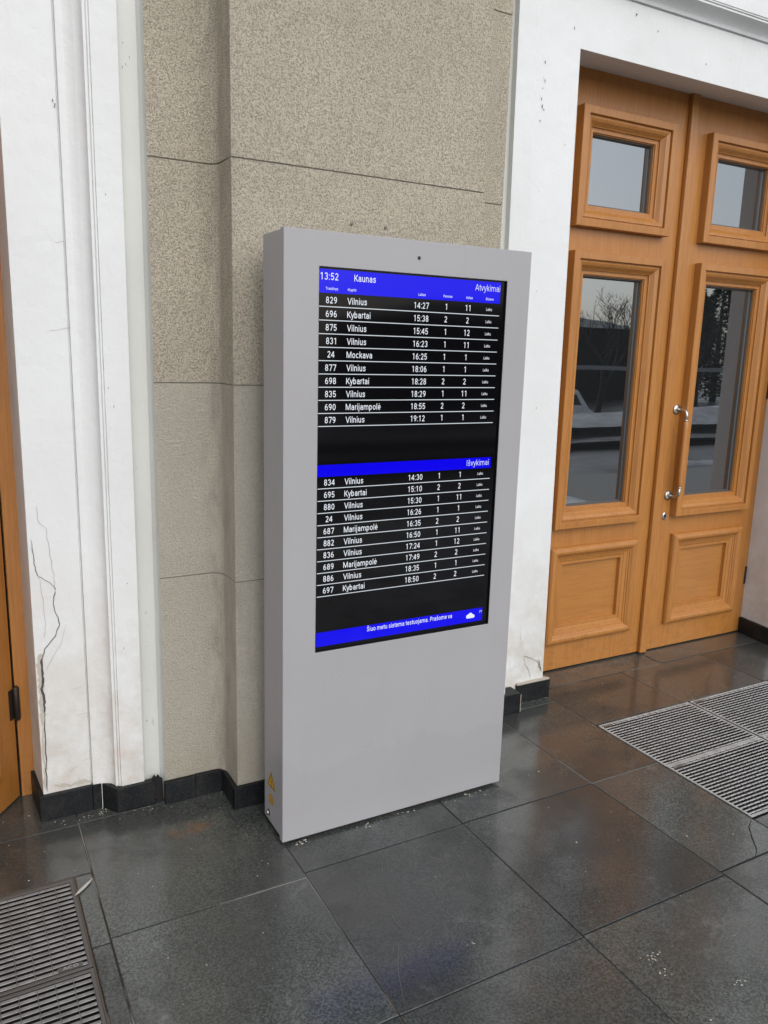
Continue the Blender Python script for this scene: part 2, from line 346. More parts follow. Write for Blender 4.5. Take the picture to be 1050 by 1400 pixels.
GLYPH = {' ': (.35, []), '.': (.37, [dot_(.18, .065)]), ':': (.36, [dot_(.18, .065), dot_(.18, .68)]), '°': (.5, [A_(.26, .84, .13, .13, 0, 360)]),
 '0': (.79, [A_(.395, .5, .245, .44, 0, 360)]), '1': (.79, [[(.17, .80), (.43, .93)], [(.43, 0), (.43, 1.0)]]), '2': (.79, [A_(.385, .70, .225, .24, 165, -25) + [(.17, .06), (.68, .06)]]),
 '3': (.79, [A_(.38, .72, .225, .22, 160, -85), A_(.375, .285, .245, .227, 90, -160)]), '4': (.79, [[(.53, 0), (.53, .97)], [(.53, .95), (.09, .285), (.72, .285)]]),
 '5': (.79, [[(.64, .94), (.23, .94), (.19, .49)] + A_(.385, .325, .25, .27, 130, -155)]), '6': (.79, [A_(.40, .31, .24, .255, 0, 360), [(.165, .35), (.185, .56), (.26, .76), (.38, .88), (.54, .93)]]),
 '7': (.79, [[(.09, .94), (.68, .94), (.32, 0)]]), '8': (.79, [A_(.395, .725, .205, .22, 0, 360), A_(.395, .28, .24, .225, 0, 360)]), '9': (.79, [A_(.385, .69, .235, .255, 0, 360), [(.62, .66), (.605, .45), (.54, .26), (.42, .13), (.26, .07)]]),
 'A': (.92, [[(.05, 0), (.46, .99), (.87, 0)], [(.2, .33), (.72, .33)]]), 'B': (.876, [[(.18, 0), (.18, 1)], [(.18, .94), (.42, .94)] + A_(.42, .735, .205, .205, 90, -90) + [(.18, .53)], A_(.43, .295, .24, .235, 90, -90) + [(.18, .06)]]),
 'C': (.915, [A_(.46, .5, .33, .44, 42, 318)]), 'I': (.38, [[(.19, 0), (.19, 1)]]), 'K': (.88, [[(.18, 0), (.18, 1)], [(.80, 1), (.20, .36)], [(.36, .54), (.82, 0)]]), 'L': (.757, [[(.18, 1), (.18, .06), (.70, .06)]]),
 'M': (1.228, [[(.18, 0), (.18, 1)], [(.20, .97), (.615, .06), (1.03, .97)], [(1.05, 0), (1.05, 1)]]), 'O': (.967, [A_(.48, .5, .35, .44, 0, 360)]), 'P': (.887, [[(.18, 0), (.18, 1)], [(.18, .94), (.48, .94)] + A_(.48, .70, .26, .24, 90, -90) + [(.18, .46)]]),
 'T': (.84, [[(.04, .94), (.80, .94)], [(.42, 0), (.42, .94)]]), 'V': (.896, [[(.06, 1), (.448, .03), (.84, 1)]]), 'Š': (.83, [[(x*1.13, y*1.35) for x, y in _S], [(.28, 1.26), (.42, 1.10), (.56, 1.26)]]),
 'a': (.765, _AA), 'b': (.79, [[(.16, 0), (.16, 1.03)], A_(.39, .37, .23, .315, 0, 360)]), 'c': (.736, [A_(.39, .37, .25, .315, 42, 318)]), 'e': (.745, _E), 'ė': (.745, _E + [dot_(.385, .95)]),
 'i': (.34, [[(.17, 0), (.17, .743)], dot_(.17, .95)]), 'j': (.34, [[(.17, .743), (.17, -.13)] + A_(.04, -.13, .13, .10, 0, -95), dot_(.17, .95)]), 'k': (.713, [[(.16, 0), (.16, 1.03)], [(.62, .743), (.17, .27)], [(.33, .44), (.65, 0)]]), 'l': (.34, [[(.17, 0), (.17, 1.03)]]),
 'm': (1.233, [[(.16, 0), (.16, .743)], [(.16, .45)] + A_(.388, .45, .228, .235, 180, 0) + [(.616, 0)], [(.616, .45)] + A_(.844, .45, .228, .235, 180, 0) + [(1.072, 0)]]), 'n': (.776, _N), 'o': (.80, [A_(.40, .37, .26, .315, 0, 360)]),
 'p': (.79, [[(.16, -.29), (.16, .743)], A_(.39, .37, .23, .315, 0, 360)]), 'r': (.476, [[(.16, 0), (.16, .743)], [(.16, .45)] + A_(.40, .45, .24, .235, 180, 85)]), 's': (.726, [_S]), 'š': (.726, [_S, [(.24, 1.02), (.36, .87), (.48, 1.02)]]),
 't': (.46, [[(.23, .92), (.23, .20)] + A_(.36, .20, .13, .142, 180, 290), [(.03, .69), (.43, .69)]]), 'u': (.775, _U), 'ū': (.775, _U + [[(.20, .93), (.57, .93)]]), 'v': (.68, [[(.07, .743), (.34, .03), (.61, .743)]]),
 'y': (.667, [[(.07, .743), (.345, .06)], [(.61, .743), (.30, -.15), (.22, -.232), (.07, -.24)]])}
def glyphs(body, wt=.132):
    v = []; fcs = []; x = 0.; lay = 0
    for ch in body:
        adv, strokes = GLYPH[ch]
        for st in strokes:
            lay += 1; runs = [[st[0]]]                         # split at sharp corners
            for i in range(1, len(st)):
                runs[-1].append(st[i])
                if i < len(st)-1:
                    d1 = Vector((st[i][0]-st[i-1][0], st[i][1]-st[i-1][1])); d2 = Vector((st[i+1][0]-st[i][0], st[i+1][1]-st[i][1]))
                    if d1.length > 1e-6 and d2.length > 1e-6 and d1.angle(d2) > .75: runs.append([st[i]])
            for ri, r in enumerate(runs):
                lay += 1; r = [Vector(p) for p in r]; n = len(r); k = len(v)
                if n < 2: continue
                if ri > 0: r[0] = r[0] - (r[1]-r[0]).normalized()*wt*.42
                if ri < len(runs)-1: r[-1] = r[-1] + (r[-1]-r[-2]).normalized()*wt*.42
                closed = (r[0]-r[-1]).length < 1e-4
                for i in range(n):
                    a = r[i-1] if i else (r[-2] if closed else r[0]); b = r[i+1] if i < n-1 else (r[1] if closed else r[-1])
                    d = (b-a).normalized(); nn = Vector((-d.y, d.x))*wt/2
                    for sg in (1, -1): v.append(Vector((x+r[i].x+sg*nn.x, r[i].y+sg*nn.y, (lay % 9)*1.0)))
                fcs += [(k+2*i, k+2*i+1, k+2*i+3, k+2*i+2) for i in range(n-1)]
        x += adv
    return v, fcs
CAP = 1.0
def text(mb, body, x, zb, cap, xs=.86, align='l', fn=None, width=None, flatup=True, wt=.132):
    v, fcs = glyphs(body, wt)
    if not v: return
    s = cap/CAP; a = min(p.x for p in v); b = max(p.x for p in v)
    if width: xs = width/((b-a)*s)
    wd = (b-a)*s*xs; x0 = {'l': x, 'r': x-wd, 'c': x-wd/2}[align]
    mb.add([Vector(fn(x0+(p.x-a)*s*xs, zb+p.y*s)) + Vector((0, -1, 0) if flatup else (0, 0, 1))*p.z*.000012 for p in v], fcs)

# ------------------------------------------------------------------ floor
SL = []                                                       # slabs: (x0, x1, y0, y1)
gx = [.0105 + .612*k for k in range(-6, 10)]
gy = [-.782 - .613*k for k in range(0, 7)]
for j in range(6):
    for i in range(len(gx)-1):
        if gx[i+1] < -.55 and j == 0: continue
        SL.append((gx[i], gx[i+1], gy[j+1], gy[j] if j else (-.782 if gx[i] < .6 else -.775 if gx[i] < 1.2 else -.757)))
XL = gx[5]                                                    # about -0.60
SL += [(-.588, .0105, -.782, -.182), (-.588, .0105, -.182, .43), (-.588, .0105, .43, .99)]
SL += [(.0105, .6225, -.782, -.160), (.0105, .6225, -.160, .49), (.0105, .6225, .49, .99)]
SL += [(.6225, 1.2345, -.775, -.156), (.6225, 1.2345, -.156, .49), (.6225, 1.2345, .49, .99)]
SL += [(1.2345, 1.600, -.757, -.156), (1.2345, 1.600, -.156, .49), (1.2345, 1.600, .49, .99)]
SL += [(1.600, 2.21, -.757, -.606), (2.21, 2.83, -.757, -.606), (2.83, 3.42, -.757, -.606)]
SL += [(1.600, 2.16, .213, .62), (2.16, 2.77, .213, .62), (2.77, 3.42, .213, .62), (1.600, 2.46, .62, .99), (2.46, 3.42, .62, .99)]
SL += [(3.42, 4.03, -.757, -.15), (3.42, 4.03, -.15, .99), (4.03, 5.5, -.757, -.15), (4.03, 5.5, -.15, .99)]
SL += [(1.2345, 1.2346, 0, .0001)][:0]
SL += [(-.642, -.588, -.20, .140), (-.642, -.588, -.78, -.20), (-1.20, -.588, .140, .425), (-1.85, -1.20, .140, .425), (-1.20, -.588, .425, .99), (-1.85, -1.20, .425, .99),
       (-2.44, -1.85, -.68, .99), (-3.66, -2.44, -.68, .99), (-3.66, -1.26, -1.395, -.68), (-1.26, -.642, -1.395, -.68), (-.642, -.588, -1.395, -.78)]
mb = MB(); slabval = []
rs = random.Random(3)
for (x0, x1, y0, y1) in SL:
    g = .0012 + rs.random()*.0011 + (.0022 if x0 > 1.2 and y1 < -.7 and y0 < -1 else 0); a, b = rs.uniform(-.0007, .0007), rs.uniform(-.0007, .0007); e = .0022; zt = FZ + rs.uniform(-.0006, .0006)
    X0, X1, Y0, Y1 = x0+g, x1-g, y0+g, y1-g; cx, cy = (X0+X1)/2, (Y0+Y1)/2
    zf = lambda x, y: zt + a*(x-cx)/.3 + b*(y-cy)/.3
    v = [(X0, Y0, zt-.02), (X1, Y0, zt-.02), (X1, Y1, zt-.02), (X0, Y1, zt-.02)]
    v += [(x, y, zf(x, y)-.0012) for x, y in ((X0, Y0), (X1, Y0), (X1, Y1), (X0, Y1))]
    v += [(x, y, zf(x, y)) for x, y in ((X0+e, Y0+e), (X1-e, Y0+e), (X1-e, Y1-e), (X0+e, Y1-e))]
    nf = len(mb.f)
    mb.mat(0).add(v, [(8, 9, 10, 11)] + [(i, (i+1) % 4, 4+(i+1) % 4, 4+i) for i in range(4)] + [(4+i, 4+(i+1) % 4, 8+(i+1) % 4, 8+i) for i in range(4)])
    mb.mat(1 if (x1 < .03 and y0 > -.8) or rs.random() < .22 else 2).add([(x0, y0, FZ-.0022), (x1, y0, FZ-.0022), (x1, y1, FZ-.0022), (x0, y1, FZ-.0022)], [(0, 1, 2, 3)])
    slabval += [rs.random()]*(len(mb.f)-nf)
floor = mb.build('floor', ['wet_granite', 'mortar', 'black_gap']); tag(floor, kind='structure')
at = floor.data.attributes.new('slab', 'FLOAT', 'FACE')
at.data.foreach_set('value', slabval)

def ribbon(mb, pts, wd, mk, lift=0.0):
    """flat tapering strip along pts (2-D), mapped to 3-D by mk"""
    n = len(pts); vs = []
    for i, (a, b) in enumerate(pts):
        p, q_ = pts[max(i-1, 0)], pts[min(i+1, n-1)]
        d = Vector((q_[0]-p[0], q_[1]-p[1])).normalized(); t = (wd[i] if isinstance(wd, (list, tuple)) else wd*(.25 if i in (0, n-1) else random.uniform(.7, 1.25)))/2
        vs += [mk(a-d.y*t, b+d.x*t), mk(a+d.y*t, b-d.x*t)]
    mb.add(vs, [(2*i, 2*i+1, 2*i+3, 2*i+2) for i in range(n-1)])
def wiggle(pts, amp, k=3):
    out = []
    for (a, b), (c, d) in zip(pts[:-1], pts[1:]):
        for i in range(k):
            t = i/k; out.append((a+(c-a)*t+random.uniform(-amp, amp), b+(d-b)*t+random.uniform(-amp, amp)))
    return out + [pts[-1]]
def onfloor(x, y): return (x, y, FZ+.0011)
# cracked slab in front of the right-hand grating, hairline scratches
mb = MB(); ribbon(mb, wiggle([(1.590, -.604), (1.545, -.63), (1.500, -.675), (1.455, -.725), (1.41, -.757)], .002), .0042, onfloor)
tag(mb.build('floor_crack', 'black_gap'), kind='structure')
mb = MB()
for p, wdt in (([(.301, -.17), (.262, -.22), (.225, -.293), (.20, -.38)], .0013), ([(.171, -.45), (.16, -.49), (.165, -.52)], .0022), ([(.14, -.55), (.077, -.659), (.035, -.77)], .0012), ([(.39, -.36), (.36, -.39), (.33, -.45)], .0018), ([(.47, -.40), (.45, -.47)], .002),
               ([(1.30, -.10), (1.36, -.13), (1.40, -.20)], .0022), ([(1.44, .13), (1.52, .12), (1.57, .08)], .003), ([(1.26, -.30), (1.31, -.33)], .002), ([(.95, -.35), (1.0, -.37)], .002)):
    ribbon(mb, wiggle(p, .002), wdt, onfloor)
tag(mb.build('floor_scratch', 'scratch_pale'), kind='structure')

def blob(mb, x, y, r, h, rnd, n=7):
    a0 = rnd.random()*6.28; sx = rnd.uniform(.6, 1.5)
    ring = [(x+r*sx*rnd.uniform(.7, 1.2)*math.cos(a0+6.283*k/n), y+r/sx*rnd.uniform(.7, 1.2)*math.sin(a0+6.283*k/n)) for k in range(n)]
    mb.add([(a, b, FZ+.0007) for a, b in ring] + [(x, y, FZ+.0007+h)], [(k, (k+1) % n, n) for k in range(n)], True)
rd = random.Random(11); mb = MB()
for k in range(190):
    x, y = rd.uniform(-1.1, 2.9), rd.uniform(-1.3, .68)
    if x < -.63 and y < .15 or x > 1.6 and -.61 < y < .215 or .0 < x < .9 and -.005 < y: continue
    mb.mat(0 if rd.random() < .75 else 1); blob(mb, x, y, rd.choice((.0009, .0012, .0016, .002, .003)), .0012, rd)
for cx_, cy_, n, sp in ((.739, -.93, 26, .016), (.725, -.985, 14, .010), (.885, -1.10, 20, .010), (.315, -.665, 7, .007), (.30, -.02, 14, .03), (.72, -.02, 12, .05), (-.55, .46, 40, .06), (-.30, .41, 30, .08), (-.12, .40, 30, .05), (-.72, .55, 14, .05), (1.50, .55, 50, .07), (2.2, .74, 22, .2), (1.62, .2, 10, .03), (.5, -.018, 8, .12)):
    for k in range(int(n*.5)):
        mb.mat(0 if rd.random() < .7 else 1); x, y = cx_+rd.gauss(0, sp), cy_+rd.gauss(0, min(sp, .012))
        blob(mb, x, y, rd.uniform(.0010, .0034), .0012, rd)
tag(mb.build('floor_grit', ['debris_white', 'debris_tan']), 'scattered white and tan grit on the wet dark floor slabs', 'grit', kind='stuff')
# mortar crumbs left along the kiosk's lower edge
mb = MB()
for k in range(13):
    x = rd.choice((rd.uniform(.04, .10), rd.uniform(.4, .55), rd.uniform(.66, .86))); blob(mb, x, -.007+rd.gauss(0, .004), rd.uniform(.002, .0055), .0014, rd)
tag(mb.build('mortar_crumbs', 'mortar_light'), 'pale mortar crumbs along the bottom edge of the grey kiosk', 'mortar', kind='stuff')
# feather
mb = MB(); pts = [(-.652, .040), (-.640, .052), (-.622, .070), (-.606, .086), (-.594, .098)]
ribbon(mb, pts, [.001, .009, .011, .008, .001], lambda x, y: (x, y, FZ+.004+.5*abs(x+.622)*.1)); ribbon(mb, pts, [.001]*5, lambda x, y: (x, y, FZ+.0055+.5*abs(x+.622)*.1))
o = mb.build('feather', 'debris_white'); so = o.modifiers.new('thickness', 'SOLIDIFY'); so.thickness = .0008
tag(o, 'small pale feather lying beside the left floor grating', 'feather')

# ------------------------------------------------------------------ the station front
wall = thing('station_wall', (.4, .44, FZ), 'beige roughcast stucco wall with a projecting pilaster behind the kiosk', 'wall')
prof = [(-.284, .60), (-.280, .440), (-.283, .436), (-.105, .436)]
for k in range(1, 6):
    a = math.radians(90*k/6); prof.append((-.105+.042*math.sin(a), .436-.042*(1-math.cos(a))))
prof += [(-.063, .394), (-.060, .290), (.896, .290), (.899, .40), (.93, .445), (1.098, .452), (1.10, .60)]
zst = [FZ]
for zj in (.838, 1.508, 2.206, 2.885, 3.57, 4.25): zst += [(zj-.0025, 0), (zj-.0022, 1), (zj+.0022, 1), (zj+.0025, 0)]
zst[0] = (FZ, 0); zst.append((5.6, 0))
nrm = []
for i in range(len(prof)):
    a = Vector(prof[max(i-1, 0)]); b = Vector(prof[min(i+1, len(prof)-1)]); d = (b-a).normalized(); nrm.append(Vector((d.y, -d.x)))
mb = MB(); n = len(prof); vs = []
for zz, ins in zst: vs += [(p[0]-q_.x*.005*ins, p[1]-q_.y*.005*ins, zz) for p, q_ in zip(prof, nrm)]
for s_ in range(len(zst)-1):
    mb.mat(1 if zst[s_][1] and zst[s_+1][1] else 0)
    mb.add([*vs[s_*n:(s_+1)*n], *vs[(s_+1)*n:(s_+2)*n]], [(i, i+1, n+i+1, n+i) for i in range(n-1)], False)
mb.mat(0)
mb.box(-.30, 1.11, .60, .98, FZ, 5.6)
mb.build('stucco_face', ['stucco', 'joint_shadow'], wall, bevel=.004)
mb = MB(); ZB = .074
mb.prism([(-.291, .414), (-.180, .414), (-.180, .436), (-.291, .436)], FZ, ZB)
mb.prism([(-.1785, .4155), (-.078, .4155), (-.078, .436), (-.1785, .436)], FZ, ZB+.001)
mb.prism([(-.0775, .436), (-.0775, .2755), (-.0615, .2755), (-.0615, .436)], FZ, ZB-.001)
mb.prism([(-.0775, .2735), (.30, .2735), (.30, .289), (-.0775, .289)], FZ, ZB); mb.prism([(.302, .2735), (.913, .2735), (.913, .289), (.302, .289)], FZ, ZB)
mb.prism([(.900, .2895), (.914, .2895), (.914, .43), (.900, .43)], FZ, ZB); mb.prism([(.915, .428), (1.09, .428), (1.09, .451), (.915, .451)], FZ, ZB)
mb.build('skirting', 'black_granite', wall, bevel=.0015)
mb = MB()
for (x, zz) in ((.358, 2.048), (.488, 2.048)): mb.lathe((x, .2915, zz), (0, -1, 0), [(.006, 0), (.006, .004), (.004, .006)], 8)
mb.build('nail_hole', 'chip_dark', wall)

def fleck(mb, x, zz, y, r, rnd):
    r *= .62; n = 7; a0 = rnd.random()*6; st = rnd.uniform(1.0, 2.2)
    ring = [(x+r/st*rnd.uniform(.5, 1.3)*math.cos(a0+6.283*k/n), y, zz+r*st*rnd.uniform(.5, 1.3)*math.sin(a0+6.283*k/n)) for k in range(n)]
    mb.add(ring, [tuple(range(n))])

def surround(name, loc, label, xl0, xl1, xr, zt, yf, yb, o_, back_o, seedv):
    """plaster door surround: a moulded band swept up one jamb, across the lintel and down the other; profile in (distance from the opening, y)"""
    root = thing(name, loc, label, 'door surround')
    fa, co, fi, ba, ch, so = o_                               # ends of fascia, cove, fillets, band, channel, stucco edge
    pr = [(back_o, yf+.45, 0), (0.0, yf, 0), (fa-.006, yf, 0), (fa-.005, yf+.007, 0), (fa-.001, yf+.007, 0), (fa, yf-.008, 0)]
    for k in range(1, 7):
        a = math.radians(90*k/6); pr.append((fa+.004+(co-fa-.004)*math.sin(a), yf-.008-(yf-.008-yb-.012)*(1-math.cos(a)), 0))
    w_ = (fi-co)/2
    pr += [(co+.001, yb+.008, 0), (co+w_, yb+.008, 0), (co+w_+.001, yb+.010, 0), (co+w_+.002, yb+.003, 0), (fi-.002, yb+.003, 0), (fi-.001, yb+.006, 0), (fi, yb, 0), (ba, yb, 0), (ba, yb+.028, 1), (so-.016, yb+.026, 1), (so-.013, yb+.020, 1), (so-.006, yb+.010, 1), (so-.004, yb-.002, 1), (so, yb-.006, 1), (so+.002, yb+.30, 1)]
    mb = MB(); n = len(pr)
    for i in range(n-1):
        (a, ya, m_), (b, yb_, m2) = pr[i], pr[i+1]
        mb.mat(m_ if m_ == m2 else m2)
        path = lambda o, y: [(xl0-o, y, FZ), (xl1-o, y, zt+o), (xr+o, y, zt+o), (xr+o, y, FZ)]
        mb.add(path(a, ya) + path(b, yb_), [(k, k+1, 5+k, 4+k) for k in range(3)], 5 < i < 11)
    # wall above the surround
    mb.mat(0).box(xl1-so-.002, xr+so+.002, yb+.10, yb+.5, zt+so-.001, 5.6)
    mb.build('plaster_moulding', ['white_plaster', 'shaded_grey_channel'], root, bevel=.0015)
    return root
RS = surround('door_surround', (2.43, .56, FZ), 'white plaster surround framing the closed brown double door right of the kiosk', 1.572, 1.532, 3.285, 2.882, .56, .482, (.237, .279, .297, .386, .430, .457), .065, 1)
LS = surround('door_surround', (-1.6, .51, FZ), 'cracked white plaster surround of the left doorway with the broken skirting', -2.51, -2.51, -.688, 2.87, .51, .452, (.163, .233, .252, .332, .392, .409), -.03, 2)
# skirting stones
mb = MB()
mb.prism([(1.405, .545), (1.606, .545), (1.606, .80), (1.582, .80), (1.582, .585), (1.405, .585)], FZ, .080)
mb.build('skirting', 'black_granite', RS, bevel=.0015)
mb = MB(); mb.prism([(1.12, .470), (1.368, .470), (1.368, .55), (1.12, .55)], FZ, .084); mb.build('skirting', 'black_granite', RS, bevel=.0015)
mb = MB(); mb.prism([(1.3695, .4705), (1.373, .4705), (1.373, .555), (1.3695, .555)], FZ, .075); mb.prism([(1.406, .5465), (1.602, .5465), (1.575, .60), (1.406, .60)], .0802, .090); mb.build('mortar_bead', 'mortar_light', RS, bevel=.002)
mb = MB(); mb.prism([(3.27, .54), (3.45, .54), (3.45, .60), (3.27, .60)], FZ, .085); mb.prism([(3.268, .60), (3.292, .60), (3.322, .785), (3.30, .785)], FZ, .085); mb.build('skirting', 'black_granite', RS, bevel=.0015)
mb = MB()
mb.prism([(-.702, .494), (-.529, .494), (-.529, .52), (-.680, .52), (-.690, .70), (-.714, .70)], FZ, .083); mb.build('skirting', 'black_granite', LS, bevel=.0015)
mb = MB()
mb.prism([(-.5275, .4945), (-.497, .498), (-.497, .53), (-.5275, .53)], FZ, .084); mb.prism([(-.4955, .4975), (-.476, .468), (-.455, .49), (-.478, .53)], FZ, .083); mb.prism([(-.4750, .4665), (-.4555, .4385), (-.43, .455), (-.452, .50)], FZ, .082)
mb.build('skirting', 'black_granite', LS, bevel=.0012)
mb = MB(); mb.prism([(-.454, .4365), (-.322, .4365), (-.322, .462), (-.454, .462)], FZ, .081); mb.build('skirting', 'black_granite', LS, bevel=.0015)
# broken plaster at the gap between the skirting stones
mb = MB(); rr_ = random.Random(5)
for pts in ([(-.334, .086), (-.322, .103), (-.317, .092), (-.309, .100), (-.302, .088), (-.293, .082), (-.292, FZ), (-.318, FZ), (-.3205, .07)],):
    mb.add([(x, .446, zz) for x, zz in pts], [tuple(range(len(pts)))])
mb.build('broken_edge', 'black_gap', LS)
# cracks and paint chips
YL, YR = .5075, .5575
CR = [([(-.657, 1.105), (-.651, 1.057), (-.631, 1.029), (-.626, .983), (-.621, .922), (-.615, .872), (-.613, .817)], .0014), ([(-.613, .817), (-.623, .774), (-.609, .722), (-.606, .697), (-.621, .655), (-.657, .616), (-.664, .585)], .0028),
      ([(-.676, .999), (-.672, .927), (-.666, .878), (-.654, .865), (-.617, .836), (-.611, .816)], .0024), ([(-.657, .865), (-.651, .79), (-.649, .703), (-.657, .654)], .0012), ([(-.586, .694), (-.6, .632), (-.63, .586), (-.655, .539)], .0011),
      ([(-.666, .586), (-.669, .554), (-.668, .509), (-.672, .478), (-.667, .425), (-.669, .386)], .0085), ([(-.669, .386), (-.672, .28), (-.674, .2), (-.676, .093)], .0035)]
mb = MB()
for p, wd_ in CR: mb.mat(1 if wd_ < .002 else 0); ribbon(mb, wiggle(p, .0022, 4), wd_*.85, lambda x, zz: (x, YL, zz))
for k in range(7):
    x0_, z0_ = rr_.uniform(-.66, -.56), rr_.uniform(.12, 2.2); L = rr_.uniform(.05, .14)
    mb.mat(1); ribbon(mb, wiggle([(x0_, z0_), (x0_+rr_.uniform(.3, 1)*L, z0_+rr_.uniform(-.4, .4)*L)], .003, 6), .0009, lambda x, zz: (x, YL, zz))
mb.build('crack', ['crack_dark', 'crack_fine'], LS)
mb = MB()
for p, w0 in (([(-.672, .60), (-.674, .55), (-.673, .50), (-.676, .44), (-.674, .39), (-.678, .34)], .020), ([(-.677, .33), (-.680, .26), (-.679, .18), (-.681, .10)], .010), ([(-.655, .11), (-.60, .096), (-.56, .102), (-.53, .094)], .016)):
    q_ = wiggle(p, .003, 5); ribbon(mb, q_, [w0*random.uniform(.45, 1.15)*(.3 if i in (0, len(q_)-1) else 1) for i in range(len(q_))], lambda x, zz: (x, YL+.0013, zz))
mb.build('exposed_plaster', 'exposed_plaster', LS)
mb = MB(); fk = random.Random(21)
for x, zz in ((-.541, 2.34), (-.535, 2.331), (-.537, 2.324)): fleck(mb, x, zz, YL-.0105 if x > -.526 else YL, .005, fk)
for x, zz in ((-.409, 2.08), (-.425, 1.49), (-.41, 1.43), (-.39, .83), (-.41, .6)): fleck(mb, x, zz, .4505, .0035, fk)
for x, zz in ((-.340, 2.46), (-.325, 2.466), (-.318, 2.492), (-.336, 2.529), (-.341, 1.22), (-.33, 2.47), (-.325, .707), (-.325, .583), (-.32, .66), (-.335, .30), (-.33, .42)): fleck(mb, x, zz, .4785, fk.uniform(.002, .005), fk)
mb.build('paint_chip', 'chip_dark', LS)
mb = MB()
for p, wd_ in (([(1.413, .341), (1.415, .32), (1.423, .294), (1.423, .259)], .0012), ([(1.443, .226), (1.45, .184), (1.466, .164), (1.482, .132), (1.492, .105)], .0014), ([(1.445, .222), (1.484, .207), (1.506, .192), (1.529, .181), (1.539, .158), (1.548, .135)], .0018), ([(1.535, .19), (1.545, .16), (1.556, .125)], .0035)):
    mb.mat(0 if wd_ > .0013 else 1); ribbon(mb, wiggle(p, .0016, 3), wd_, lambda x, zz: (x, YR, zz))
mb.build('crack', ['crack_dark', 'crack_fine'], RS)
mb = MB()
for x, zz in ((1.35, 2.798), (1.347, 2.738), (1.355, 2.731), (1.349, 2.633), (1.357, 2.621), (1.342, 2.576), (1.345, 2.70), (1.343, 2.66), (1.49, 2.95), (2.277, 2.955), (1.826, 3.07), (1.482, 2.503), (1.36, 2.303), (1.96, 3.03), (2.43, 3.0), (1.38, 1.9), (1.42, 1.4)): fleck(mb, x, zz, YR, fk.uniform(.003, .0085), fk)
mb.build('paint_chip', 'chip_dark', RS)
# plain building front beyond both doorways (out of the photograph's frame)
for nm, x0, x1, lab in (('station_wall', 3.74, 9., 'beige stucco wall continuing to the right of the right doorway'), ('station_wall', -8., -2.90, 'beige stucco wall continuing to the left of the left doorway')):
    o = MB().box(x0, x1, .44, .98, FZ, 5.6).build(nm, 'stucco'); tag(o, lab, 'wall')
hall = MB(); hall.box(-3.2, 4.2, 1.0, 4.2, FZ-.03, FZ-.004); hall.box(-3.2, 4.2, 4.2, 4.3, FZ-.03, 3.4); hall.box(-3.3, -3.2, .98, 4.3, FZ-.03, 3.4); hall.box(4.2, 4.3, .98, 4.3, FZ-.03, 3.4); hall.box(-3.3, 4.3, .98, 4.3, 3.4, 3.5)
tag(hall.build('entrance_hall', 'hall_dark'), kind='structure')
hall = MB()
for x0, x1 in ((-3.3, -2.5), (-.64, 1.60), (3.30, 4.3)): hall.box(x0, x1, .985, 1.0, FZ, 3.4)
for x0, x1 in ((-2.5, -.64), (1.60, 3.30)): hall.box(x0, x1, .985, 1.0, 2.93, 3.4)
tag(hall.build('entrance_hall_wall', 'hall_dark'), kind='structure')

